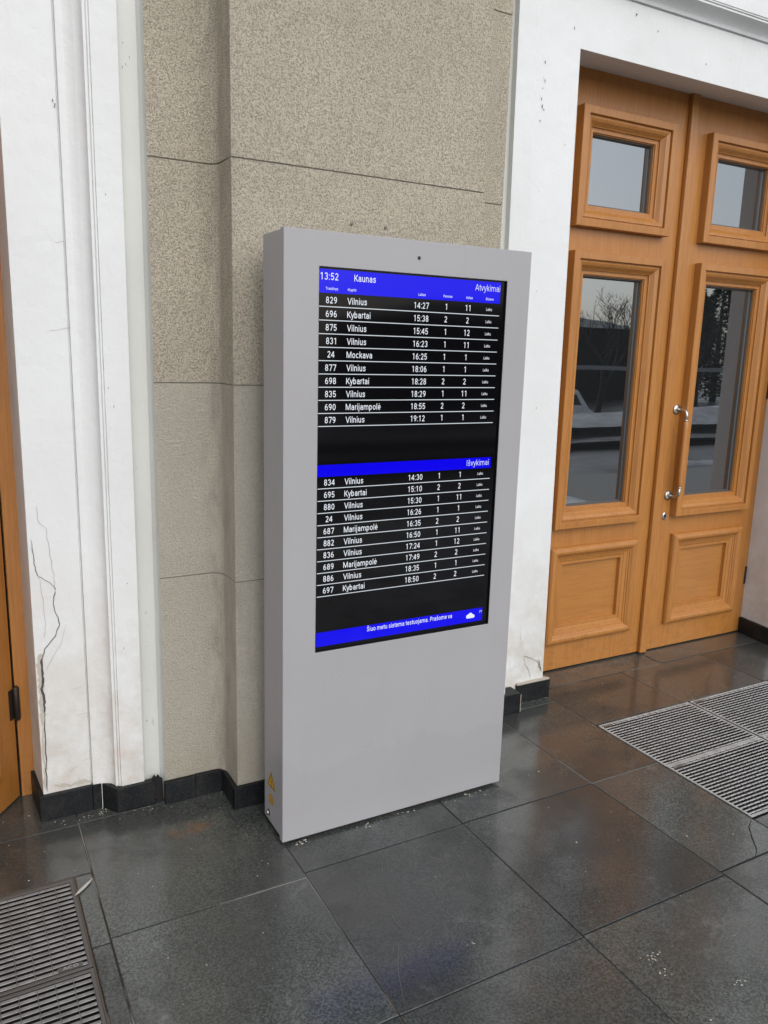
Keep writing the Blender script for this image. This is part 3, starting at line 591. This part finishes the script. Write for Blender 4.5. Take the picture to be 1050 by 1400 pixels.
# ------------------------------------------------------------------ doors
UP = [(0, 0), (0, -.040), (.002, -.044), (.034, -.045), (.036, -.043), (.037, -.030), (.042, -.030), (.043, -.035), (.050, -.034), (.061, -.028), (.071, -.017), (.077, -.011), (.080, -.010), (.081, -.001), (.087, -.001), (.088, .003), (.099, .004), (.100, .007), (.104, .007), (.105, .042)]
LO = [(0, 0), (0, -.014), (.004, -.024), (.012, -.031), (.022, -.034), (.032, -.033), (.040, -.028), (.046, -.021), (.050, -.019), (.051, -.014), (.060, -.012), (.061, -.008), (.078, -.004), (.086, .004), (.088, .006), (.089, .010), (.100, .012), (.101, .022)]
def door(loc, rz, label, x0, x1, zb, ztop, wins, pan, hinge_x, strip=None, handle=False, hinges=()):
    """leaf in its own axes: x along the leaf, y = 0 its outer face, wins and pan are the mouldings' outer edges"""
    root = thing('wooden_door', loc, label, 'door', rz)
    bl = lambda mb, nm, mt, par=root, **k: mb.build(nm, mt, par, rawlocal=True, **k)
    holes = []; xs = {x0, x1}; zs = {zb, ztop}
    for (a, b, c, d), ins in [(w_, .100) for w_ in wins] + [(pan, .099)]:
        holes.append((a+ins, b-ins, c+ins, d-ins)); xs |= {a+ins, b-ins}; zs |= {c+ins, d-ins}
    mb = MB(); plate(mb, xs, zs, holes, 0, .05); bl(mb, 'door_leaf', 'varnished_wood', bevel=.002)
    for (a, b, c, d) in wins:
        mb = MB(); rect_sweep(mb, a, b, c, d, UP); fr = bl(mb, 'window_moulding', 'varnished_wood', bevel=.0008)
        mb = MB(); mb.box(a+.098, b-.098, .036, .041, c+.098, d-.098); bl(mb, 'glass_pane', 'window_glass', fr)
        mb = MB(); rect_sweep(mb, a+.1046, b-.1046, c+.1046, d-.1046, [(0, .020), (.004, .020), (.006, .030), (.010, .0355)]); bl(mb, 'glazing_bead', 'frame_steel', fr)
    a, b, c, d = pan
    mb = MB(); rect_sweep(mb, a, b, c, d, LO); pm = bl(mb, 'panel_moulding', 'varnished_wood', bevel=.0008)
    mb = MB(); mb.box(a+.095, b-.095, .020, .034, c+.095, d-.095); bl(mb, 'lower_panel', 'varnished_wood_across', pm)
    if strip:
        mb = MB(); mb.box(strip[0], strip[1], -.026, -.0005, zb-.002, ztop); bl(mb, 'meeting_strip', 'varnished_wood', bevel=.006, seg=3)
    if handle:
        hx, z1, z2, kx, kz = handle
        arc = [(hx, -.003, z1), (hx, -.045, z1)] + [(hx, -.045-.028*math.sin(t), z1-.028*(1-math.cos(t))) for t in [math.radians(15*k) for k in range(1, 7)]] + [(hx, -.073, z1-.052)]
        arc2 = [(p[0], p[1], z1+z2-p[2]) for p in arc]
        mb = MB(); mb.tube(arc, .0085, 12); mb.tube(arc2, .0085, 12); mb.lathe((hx, -.073, z1-.05), (0, 0, -1), [(.0105, 0), (.0105, .008)]); mb.lathe((hx, -.073, z2+.05), (0, 0, 1), [(.0105, 0), (.0105, .008)])
        h = bl(mb, 'handle', 'steel')
        mb = MB(); z_ = [z1-.058, z1-.062, z1-.10, (z1+z2)/2, z2+.10, z2+.062, z2+.058]; mb.tube([(hx, -.073, k) for k in z_], [.010, .0125, .0135, .0140, .0135, .0125, .010], 16); bl(mb, 'grip', 'grip_wood', h)
        for zz in (z1, z2):
            mb = MB(); mb.lathe((hx, 0, zz), (0, -1, 0), [(.027, 0), (.027, .005), (.023, .009), (.010, .011)], 24); bl(mb, 'rosette', 'steel', h)
        mb = MB(); n = 24
        for y_, sc in ((0, 1.), (-.004, 1.), (-.007, .78)): mb.v += [(kx+.0165*sc*math.cos(6.283*k/n), y_, kz+.022*sc*math.sin(6.283*k/n)) for k in range(n)]
        for i in range(2):
            for k in range(n): mb.f.append([i*n+k, i*n+(k+1) % n, (i+1)*n+(k+1) % n, (i+1)*n+k]); mb.mi.append(0); mb.sm.append(False)
        mb.f.append([2*n+k for k in range(n)]); mb.mi.append(0); mb.sm.append(False)
        e = bl(mb, 'escutcheon', 'steel')
        mb = MB(); mb.lathe((kx, -.0072, kz+.003), (0, -1, 0), [(.007, 0), (.007, .002)], 12); mb.box(kx-.003, kx+.003, -.0092, -.0072, kz-.011, kz); bl(mb, 'keyhole', 'dark_iron', e)
    for zz in hinges:
        mb = MB(); mb.tube([(hinge_x, -.012, zz-.065), (hinge_x, -.012, zz-.06), (hinge_x, -.012, zz+.06), (hinge_x, -.012, zz+.065)], [.006, .011, .011, .006], 10); mb.box(hinge_x-.028, hinge_x-.004, -.004, -.0005, zz-.055, zz+.055)
        bl(mb, 'hinge', 'dark_iron')
    return root
X0, YD = 1.672, .79
door((X0, YD, 0), 0, 'closed orange-brown wooden door leaf nearest the kiosk, without a handle', 0, 2.455-X0, FZ+.008, 2.93,
     [(1.740-X0, 2.345-X0, 2.228, 2.752), (1.745-X0, 2.352-X0, .770, 2.118)], (1.750-X0, 2.356-X0, .142, .668), 0)
X1 = 3.338
door((X1, YD, 0), 0, 'closed orange-brown wooden door leaf with a pull handle and keyhole', 2.462-X1, -.003, FZ+.008, 2.93,
     [(2.596-X1, 3.205-X1, 2.222, 2.752), (2.603-X1, 3.212-X1, .775, 2.122)], (2.626-X1, 3.205-X1, .140, .670), -.006, strip=(2.448-X1, 2.500-X1), handle=(2.573-X1, 1.362, .890, 2.560-X1, .774), hinges=(.35, 1.47, 2.5))
door((-.752, .700, 0), math.radians(54.4), 'orange-brown wooden door leaf standing open at the left edge of the photo', -.875, -.004, FZ+.008, 2.90,
     [(-.742, -.133, 2.222, 2.752), (-.735, -.126, .775, 2.122)], (-.712, -.133, .140, .670), -.004, strip=(-.89, -.84), hinges=(.36, 1.47, 2.5))
mb = MB(); mb.box(-.747, -.700, .700, .76, FZ, 2.885); mb.box(-2.50, -2.455, .700, .76, FZ, 2.885); mb.box(-2.455, -.747, .700, .76, 2.885, 2.95)
tag(mb.build('door_frame', 'varnished_wood', bevel=.002), 'orange-brown wooden frame of the left doorway', 'door frame')
mb = MB(); mb.box(1.60, 3.345, .842, .90, 2.88, 2.96); mb.box(1.55, 1.672, .80, .90, FZ, 2.9601); mb.box(3.342, 3.42, .80, .90, FZ, 2.9601)
tag(mb.build('door_frame', 'varnished_wood'), 'narrow brown wooden frame behind the closed double door', 'door frame')

# ------------------------------------------------------------------ floor gratings
def grating(x0, x1, y0, y1, label, group, style):
    root = thing('floor_grating', (x0, y0, FZ), label, 'floor grating', 0, group)
    mb = MB(); zt = FZ+.001
    mb.box(x0, x1, y0, y0+.010, FZ-.004, zt); mb.box(x0, x1, y1-.010, y1, FZ-.004, zt); mb.box(x0, x0+.010, y0+.010, y1-.010, FZ-.004, zt-.0002); mb.box(x1-.010, x1, y0+.010, y1-.010, FZ-.004, zt-.0002)
    mb.build('frame', 'grating_steel' if style == 'r' else 'frame_steel', root, bevel=.001)
    mb = MB(); n = 20 if style == 'r' else 18; wdt = .0070 if style == 'r' else .0112
    for k in range(n):
        y = y0+.010+(y1-y0-.02)*(k+.5)/n
        mb.box(x0+.010, x1-.010, y-wdt/2, y+wdt/2, FZ-.0018, zt-.0005)
    mb.build('bar', 'grating_steel' if style == 'r' else 'worn_grating_steel', root, bevel=.0012, seg=1)['kind'] = 'stuff'
    mb = MB(); m_ = int((x1-x0)/(.0365 if style == 'r' else .043))
    for k in range(1, m_):
        x = x0+.010+(x1-x0-.02)*k/m_; mb.box(x-.0009, x+.0009, y0+.010, y1-.010, FZ-.0016, zt+.0002)
    mb.build('cross_rod', 'frame_steel', root)['kind'] = 'stuff'
    mb = MB(); mb.box(x0+.001, x1-.001, y0+.001, y1-.001, FZ-.075, FZ-.07)
    for q_ in ((x0+.001, x1-.001, y0+.001, y0+.006), (x0+.001, x1-.001, y1-.006, y1-.001), (x0+.001, x0+.006, y0+.007, y1-.007), (x1-.006, x1-.001, y0+.007, y1-.007)): mb.box(*q_, FZ-.069, FZ-.0045)
    mb.build('tray', 'black_gap', root)
    if style == 'r': px, py, tw = x0+.016, y1-.026, .052
    else: px, py, tw = x1-.085, y0+.014, .062
    mb = MB(); mb.box(px, px+tw, py, py+.016, FZ-.006, zt); pl = mb.build('name_plate', 'frame_steel', root)
    mb = MB(); text(mb, 'ACO', px+tw/2, py+.003, .011, 1.3, 'c', lambda x, y: (x, y, zt+.0004), flatup=False); mb.build('raised_letters', 'grating_steel', pl)
    return root
G1, G2 = 'gratings in front of the right door', 'gratings in front of the left door'
names = {(0, 0): 'steel bar grating nearest the kiosk, right behind the cracked slab row, door side', (0, 1): 'steel bar grating whose near corner touches the cracked floor slab', (1, 0): 'steel bar grating cut by the right photo edge, in the door-side row',
         (1, 1): 'steel bar grating cut by the right photo edge, in the row further from the door', (2, 0): 'steel bar grating at the far right end of the door-side row', (2, 1): 'steel bar grating at the far right end of the outer row'}
names[(0, 0)] = 'steel bar grating by the brown door, the one nearest the kiosk'
for (i, j), lab in names.items():
    xa = 1.607+.596*i; ya = -.193-.401*j
    grating(xa, xa+.583, ya, ya+.398, lab, G1, 'r')
grating(-1.235, -.648, -.268, .132, 'worn steel-bar floor grating at the left edge, nearer the wall beside the feather', G2, 'l')
grating(-1.235, -.648, -.674, -.274, 'worn steel-bar floor grating in the lower left corner, further from the wall', G2, 'l')
mb = MB(); mb.box(-.6475, -.6425, -.68, .138, FZ-.03, FZ+.001); mb.box(-1.26, -.6475, .1325, .138, FZ-.03, FZ+.001); mb.box(-1.26, -1.2355, -.68, .1325, FZ-.03, FZ-.001)
tag(mb.build('grating_edge', 'brass_edge', bevel=.0008), 'thin brown metal edging round the two left floor gratings', 'metal edging')

# ------------------------------------------------------------------ information kiosk
W, H, DP = .900, 1.974, .184
K = thing('information_kiosk', (W/2, DP/2, 0), 'light grey steel information kiosk with a blue and black train timetable screen', 'information kiosk')
OX0, OX1, OZ0, OZ1 = .1128, .8045, .6585, 1.8725
mb = MB(); plate(mb, {0, W, OX0, OX1}, {0, H, OZ0, OZ1}, [(OX0, OX1, OZ0, OZ1)], 0, .0270)
front = mb.build('front_panel', 'grey_powder_coat', K, bevel=.0016, seg=3)
mb = MB(); mb.box(.004, W-.004, .0330, DP, .004, H-.002); body = mb.build('cabinet', 'grey_powder_coat', K, bevel=.003, seg=3)
mb = MB(); mb.box(.010, W-.010, .0271, .0329, .008, H-.006); mb.build('door_seal', 'black_gap', K)
mb = MB(); mb.box(.03, W-.03, .012, DP-.01, FZ, .0038); mb.build('plinth', 'black_gap', K)
mb = MB(); mb.lathe((.455, -.0006, 1.921), (0, 1, 0), [(.0048, 0), (.0048, .012)], 16); cm = mb.build('camera_hole', 'black_gap', front)
mb = MB(); mb.lathe((.455, .0002, 1.921), (0, -1, 0), [(.0062, 0), (.0056, .0012), (.0050, .0013)], 20); mb.build('camera_rim', 'black_bezel', cm)
mb = MB(); rect_sweep(mb, OX0+.0004, OX1-.0004, OZ0+.0004, OZ1-.0004, [(0, .0012), (.0006, .0012), (.0007, .0095)]); mb.build('screen_gasket', 'black_bezel', front)
mb = MB(); mb.box(OX0+.0006, OX1-.0006, .0092, .0160, OZ0+.0006, OZ1-.0006); scr = mb.build('screen', 'screen_glass', K)
def sq(x, zz): return .45+(x-.45)*(1-.011*(1.87-zz)/1.2)      # the display sits very slightly narrower at its foot
def at_(y): return lambda x, zz: (sq(x, zz), y, zz)
def bar(mb, x0, x1, z0, z1, y):
    F_ = at_(y); mb.add([F_(x0, z0), F_(x1, z0), F_(x1, z1), F_(x0, z1)], [(0, 1, 2, 3)])
YB, YT = .0088, .0084
SX0, SX1 = .1162, .7838
def textpart(items, name, par, mat='screen_white', rule=None, wt=.138):
    mb = MB()
    for body, x, zb, cap, xs, al in items: text(mb, body, x, zb, cap, xs, al, at_(YT), wt=wt)
    mats = [mat]
    if rule is not None: mb.mat(1); bar(mb, SX0, SX1-.001, rule-.0012, rule+.0012, YT); mats.append('screen_rule')
    return mb.build(name, mats, par)
mb = MB(); bar(mb, SX0, SX1, 1.7979, 1.8668, YB); hd = mb.build('header_bar', 'screen_blue', scr)
mb = MB(); bar(mb, SX0, SX1, 1.2380, 1.2757, YB); bd = mb.build('header_bar', 'screen_blue', scr)
mb = MB(); bar(mb, SX0, SX1, .6740, .7228, YB); ft = mb.build('footer_bar', 'screen_blue', scr)
textpart([('13:52', .1205, 1.8360, .0205, .87, 'l')], 'clock_text', scr)
textpart([('Kaunas', .2330, 1.8367, .0198, .83, 'l')], 'station_name_text', scr)
textpart([('Atvykimai', .7815, 1.8362, .0203, .83, 'r')], 'heading_text', scr, wt=.095)
for t, x in (('Traukinys', .1583), ('Kryptis', .2261), ('Laikas', .4755), ('Peronas', .574), ('Kelias', .659), ('Būsena', .741)): textpart([(t, x, 1.8072, .0080, .86, 'c')], 'column_heading_text', scr)
textpart([('Išvykimai', .7745, 1.2487, .0200, .83, 'r')], 'heading_text', scr, wt=.095)
ARR = [('829', 'Vilnius', '14:27', '1', '11'), ('696', 'Kybartai', '15:38', '2', '2'), ('875', 'Vilnius', '15:45', '1', '12'), ('831', 'Vilnius', '16:23', '1', '11'), ('24', 'Mockava', '16:25', '1', '1'),
       ('877', 'Vilnius', '18:06', '1', '1'), ('698', 'Kybartai', '18:28', '2', '2'), ('835', 'Vilnius', '18:29', '1', '11'), ('690', 'Marijampolė', '18:55', '2', '2'), ('879', 'Vilnius', '19:12', '1', '1')]
DEP = [('834', 'Vilnius', '14:30', '1', '1'), ('695', 'Kybartai', '15:10', '2', '2'), ('880', 'Vilnius', '15:30', '1', '11'), ('24', 'Vilnius', '16:26', '1', '1'), ('687', 'Marijampolė', '16:35', '2', '2'),
       ('882', 'Vilnius', '16:50', '1', '11'), ('836', 'Vilnius', '17:24', '1', '12'), ('689', 'Marijampolė', '17:49', '2', '2'), ('886', 'Vilnius', '18:35', '1', '1'), ('697', 'Kybartai', '18:50', '2', '2')]
for rows, z0, pitch in ((ARR, 1.7580, .04013), (DEP, 1.2003, .03945)):
    for k, (no, to, tm, pf, tr) in enumerate(rows):
        zl = z0-pitch*k; zb = zl+.0098
        textpart([(no, .1572, zb, .0192, .87, 'c'), (to, .2108, zb, .0192, .845, 'l'), (tm, .4753, zb, .0192, .86, 'c'), (pf, .5690, zb+.0008, .0192, .87, 'c'), (tr, .6547, zb+.0008, .0192, .87, 'c'), ('Laiku', .7405, zb+.005, .0092, .80, 'c')], 'timetable_row', scr, rule=zl)
textpart([('Šiuo metu sistema testuojama. Prašome va', .3040, .7010, .0160, .80, 'l')], 'message_text', scr)
textpart([('3°C', .7825, .7045, .0080, .80, 'r')], 'temperature_text', scr)
mb = MB()
for cx_, cz_, r_, sx in ((.722, .6955, .0085, 1.1), (.731, .6985, .0105, 1.0), (.741, .6945, .0075, 1.2)):
    n = 16; F_ = at_(YT-.0002*r_*50); mb.add([F_(cx_+sx*r_*math.cos(6.283*k/n), max(cz_+r_*math.sin(6.283*k/n), .6885)) for k in range(n)], [tuple(range(n))])
mb.build('cloud_symbol', 'screen_white', scr)
# yellow warning stickers and lock on the left side
SXF = .0036
def side(pts, mb, x): mb.add([(x, y, zz) for y, zz in pts], [tuple(range(len(pts)))])
def tri(cy, cz, r): return [(cy+r*math.sin(a), cz+r*math.cos(a)) for a in (0, 2.0944, 4.1888)]
mb = MB(); side(tri(.1145, .163, .043), mb, SXF-.0002); sg = mb.build('warning_triangle', 'warning_yellow', K)
mb = MB(); a_, b_ = tri(.1145, .163, .0385), tri(.1145, .163, .0315)
for i in range(3): side([a_[i], a_[(i+1) % 3], b_[(i+1) % 3], b_[i]], mb, SXF-.0005)
side([(.1180, .184), (.1085, .163), (.1140, .164), (.1115, .147), (.1100, .148), (.1125, .140), (.1165, .149), (.1145, .1485), (.1190, .1685), (.1130, .1675), (.1215, .184)], mb, SXF-.0005)
mb.build('lightning_symbol', 'black_print', sg)
mb = MB(); cyc, czc = .1165, .0965; ring = [(cyc+.0200*math.cos(6.283*k/28), czc+.0200*math.sin(6.283*k/28)) for k in range(28)]
side(ring, mb, SXF-.0002); sg = mb.build('warning_disc', 'warning_yellow', K)
mb = MB()
for k in range(28):
    a0, a1 = 6.283*k/28, 6.283*(k+1)/28; side([(cyc+r*math.cos(a), czc+r*math.sin(a)) for a, r in ((a0, .0180), (a1, .0180), (a1, .0160), (a0, .0160))], mb, SXF-.0005)
side([(cyc-.0012, czc+.010), (cyc+.0012, czc+.010), (cyc+.0012, czc), (cyc-.0012, czc)], mb, SXF-.0005)
for k, wd_ in enumerate((.008, .0055, .003)): side([(cyc-wd_, czc-.0005-.004*k), (cyc+wd_, czc-.0005-.004*k), (cyc+wd_, czc-.0020-.004*k), (cyc-wd_, czc-.0020-.004*k)], mb, SXF-.0005)
mb.build('earth_symbol', 'black_print', sg)
mb = MB(); mb.lathe((.004, .141, .035), (-1, 0, 0), [(.0085, 0), (.0085, .006), (.0065, .009), (.003, .0095)], 18); lk = mb.build('lock', 'steel', K)
mb = MB(); mb.lathe((.004, .141, .035), (-1, 0, 0), [(.0115, -.001), (.0115, .0008), (.0105, .001)], 18); mb.build('lock_rim', 'black_bezel', lk)
# rain drops sitting on the grey sheet
mb = MB(); dr = random.Random(9)
def drop(mb, c, nrm_, r):
    mb.lathe(c, nrm_, [(r, 0), (r*.86, r*.26), (r*.5, r*.42), (r*.1, r*.46)], 8)
for k in range(300):
    if k < 180: x = dr.uniform(.04, .84); zz = .50+.12*(x/.9-.3)+dr.gauss(0, .075)
    elif k < 215: x = dr.uniform(.02, .88); zz = 1.955+dr.uniform(-.06, .017)
    else: x = dr.choice((dr.gauss(.06, .02), dr.uniform(.03, .87))); zz = dr.uniform(.03, 1.9)
    if not (.01 < x < .89 and .02 < zz < 1.97) or (OX0-.01 < x < OX1+.01 and OZ0-.01 < zz < OZ1+.01): continue
    drop(mb, (x, -.0001, zz), (0, -1, 0), dr.choice((.0007, .0009, .0009, .0013, .0018)))
for k in range(46): drop(mb, (dr.uniform(.004, .896), dr.uniform(.001, .0155), H-.0001), (0, 0, 1), dr.uniform(.0012, .0026))
o = mb.build('rain_drops', 'water_drop', front); o['kind'] = 'stuff'

# ------------------------------------------------------------------ the street side behind the photographer (seen only in the glass)
def plane(name, pts, m, kind='structure'):
    mb = MB(); mb.add(pts, [tuple(range(len(pts)))]); return tag(mb.build(name, m), kind=kind)
mb = MB(); mb.add([(-400, 300, -1.9), (400, 300, -1.9), (400, -23, -1.9), (-400, -23, -1.9), (-400, -9, -.62), (400, -9, -.62), (400, 4.2, -.62), (-400, 4.2, -.62), (-400, -400, -1.9), (400, -400, -1.9)],
             [(3, 2, 9, 8), (4, 5, 2, 3), (7, 6, 5, 4), (0, 1, 6, 7)])
tag(mb.build('ground', 'wet_asphalt'), kind='structure')
mb = MB(); mb.box(-9, 11, -5.0, -4.462, -.63, -.16); mb.box(-9, 11, -5.4, -5.002, -.63, -.31); mb.box(-9, 11, -5.8, -5.402, -.63, -.46); mb.box(-9, -3.665, -4.46, .43, -.63, FZ); mb.box(5.505, 11, -4.46, .43, -.63, FZ); mb.box(-3.66, 5.5, -4.46, .98, -.63, FZ-.08)
tag(mb.build('terrace_steps', 'concrete'), kind='structure')
rb = random.Random(31)
mb = MB()
nx, ny = 90, 10
vs = [(-10+60*i/nx, -17.5+4.5*j/ny, -1.25+.09*j + (.56+.14*max(-1, min(2, (-10+60*i/nx-17)/2))+.10*math.sin(i*.37)+rb.uniform(-.06, .06))*math.sin(math.pi*j/ny)**1.2) for j in range(ny+1) for i in range(nx+1)]
mb.add(vs, [(j*(nx+1)+i, j*(nx+1)+i+1, (j+1)*(nx+1)+i+1, (j+1)*(nx+1)+i) for j in range(ny) for i in range(nx)], True)
tag(mb.build('snow_bank', 'old_snow'), kind='structure')
mb = MB()
for k in range(14):
    x, y = rb.uniform(3, 22), rb.uniform(-8.8, -6.2); n = 12; r = rb.uniform(.2, .9)
    ring = [(x+r*1.8*rb.uniform(.7, 1.2)*math.cos(6.283*i/n), y+r*.6*rb.uniform(.7, 1.2)*math.sin(6.283*i/n), -.618) for i in range(n)]
    mb.add(ring+[(x, y, -.56)], [(i, (i+1) % n, n) for i in range(n)], True)
tag(mb.build('snow_patches', 'old_snow'), kind='structure')
# fence rail
fr = thing('railing', (15, -14, -1.1), 'long grey railing across the yard behind the photographer', 'railing')
mb = MB(); mb.box(-12, 50, -14.03, -13.97, 1.22, 1.34); mb.build('rail', 'rail_grey', fr)
for k in range(9): MB().box(-9+7.1*k, -8.94+7.1*k, -14.028, -13.972, -1.2, 1.219).build('post', 'rail_grey', fr)
# van
vn = thing('parked_van', (20.5, -22.5, -1.9), 'white delivery van parked beyond the snow bank', 'van')
mb = MB(); side_ = [(18.6, -1.45), (23.5, -1.45), (23.55, -.9), (22.9, -.55), (22.3, .18), (22.0, .26), (18.7, .26), (18.55, .1)]
mb.add([(x, -23.4, zz) for x, zz in side_]+[(x, -21.6, zz) for x, zz in side_], [tuple(range(8)), tuple(range(15, 7, -1))]+[(i, (i+1) % 8, 8+(i+1) % 8, 8+i) for i in range(8)]); mb.build('body', 'van_white', vn, bevel=.08, seg=3)
MB().add([(21.6, -21.59, -.40), (22.45, -21.59, -.40), (22.15, -21.59, .02), (21.6, -21.59, .02)], [(0, 1, 2, 3)]).build('side_window', 'dark_glass', vn)
MB().add([(22.86, -23.2, -.48), (22.86, -21.8, -.48), (22.36, -21.85, .13), (22.36, -23.15, .13)], [(0, 1, 2, 3)]).build('windscreen', 'dark_glass', vn)
for x in (19.5, 22.6):
    for y in (-21.75, -23.3): MB().lathe((x, y-.12, -1.55), (0, 1, 0), [(.34, 0), (.34, .2)], 20).build('wheel', 'rubber', vn)
# low dark buildings
def house(x0, x1, y0, y1, ze, zr, lab):
    b = thing('brick_building', ((x0+x1)/2, y1, -1.9), lab, 'building')
    MB().box(x0, x1, y0, y1, -1.9, ze).build('wall', 'dark_brick', b)
    ym = (y0+y1)/2; hw = (y1-y0)/2
    mb = MB(); mb.add([(x0-.5, y0-.5, ze+.001), (x1+.5, y0-.5, ze+.001), (x1+.5, y1+.5, ze+.001), (x0-.5, y1+.5, ze+.001), (x0+hw, ym, zr), (x1-hw, ym, zr)], [(3, 2, 5, 4), (1, 0, 4, 5), (0, 3, 4), (2, 1, 5), (0, 1, 2, 3)]); mb.build('roof', 'roof_sheet', b)
    n = int((x1-x0)/3)
    for k in range(n):
        x = x0+1.2+3*k; f_ = MB().box(x, x+1.1, y1, y1+.05, -.1, 1.9).build('window', 'dark_brick', b); MB().box(x+.08, x+1.02, y1+.05, y1+.06, 0, 1.8).build('pane', 'dark_glass', f_)
house(26, 49, -56, -45, 3.8, 5.4, 'low dark brick building with a hipped metal roof beyond the trees')
house(-60, 22, -75, -60, 3.6, 5.2, 'long dark brick building across the street')
# dense evergreens
q = NT('evergreen'); q.set('Base Color', q.mix(q.noise(1.5, 4), (.014, .022, .012), (.045, .06, .03))); q.set('Roughness', .7); M['evergreen'] = q.m
def evergreen(x, y, h, r, lab, seed):
    rg = random.Random(seed); t = thing('evergreen_tree', (x, y, -1.9), lab, 'tree', 0, 'evergreens across the street')
    MB().tube([(x, y, -1.9), (x, y, -1.9+h*.5), (x, y, -1.9+h*.95)], [.28, .2, .04], 8).build('trunk', 'bark', t)
    mb = MB()
    for k in range(2600):
        u = rg.random()**.8; zz = -1.4+u*(h-.5); rad = r*(1-u)**.7*rg.uniform(.35, 1.05)*(1+.25*math.sin(9*u+seed)); a = rg.uniform(0, 6.283)
        c = Vector((x+rad*math.cos(a), y+rad*math.sin(a), zz)); d = Vector((math.cos(a), math.sin(a), rg.uniform(-.7, .2))).normalized(); e = d.orthogonal().normalized()*rg.uniform(.06, .16); L = d*rg.uniform(.25, .6)
        mb.add([c-e, c+L*.5-e*.6, c+L, c+L*.5+e*.6, c+e], [(0, 1, 2, 3, 4)])
    mb.build('crown', 'evergreen', t)
for i, (x, y, h, r, lab) in enumerate(((51.5, -41, 9.0, 2.6, 'dense evergreen next to the low dark building'), (55.5, -42, 10.0, 3.0, 'tallest dense evergreen across the street'), (60, -41, 9.3, 3.0, 'dense evergreen right of the tallest one'), (65, -43, 9.8, 3.2, 'last dense evergreen of the row'))): evergreen(x, y, h, r, lab, 70+i)
# bare trees
def tree(x, y, h, lab, seed):
    rg = random.Random(seed); t = thing('bare_tree', (x, y, -1.9), lab, 'tree', 0, 'bare trees across the street')
    tr = MB(); cr = MB()
    def grow(p, d, L, r, lv):
        pts = [p]; q_ = p.copy(); dd = d.copy()
        for i in range(4): dd = (dd+Vector((rg.uniform(-.18, .18), rg.uniform(-.18, .18), rg.uniform(-.05, .14)))).normalized(); q_ = q_+dd*L/4; pts.append(q_.copy())
        (tr if lv < 2 else cr).tube(pts, [r*(1-.13*i) for i in range(5)], 6 if lv < 2 else 4, cap=False)
        if lv >= 6: return
        for k in range(rg.choice((3, 3, 4)) if lv < 3 else rg.choice((2, 3))):
            b = pts[rg.choice((2, 3, 4, 4))]; ax = Vector((rg.uniform(-1, 1), rg.uniform(-1, 1), rg.uniform(-.1, .9))).normalized()
            grow(b, (dd*.55+ax*.75).normalized(), L*rg.uniform(.55, .8), max(r*.55, .008), lv+1)
    grow(Vector((x, y, -1.9)), Vector((0, 0, 1)), h*.36, h*.022, 0)
    tr.build('trunk', 'bark', t); cr.build('crown', 'bark', t)
for i, (x, y, h, lab) in enumerate(((31.3, -30, 8.6, 'bare spreading tree in front of the low dark building'), (27.5, -33, 7.5, 'smaller bare tree left of the spreading one'), (38.5, -31, 8.2, 'bare tree right of the spreading one, nearer the taller building'), (44, -34, 8.5, 'bare tree before the gap between the two buildings'), (12, -38, 9, 'bare tree alone before the long building'))): tree(x, y, h, lab, 40+i)
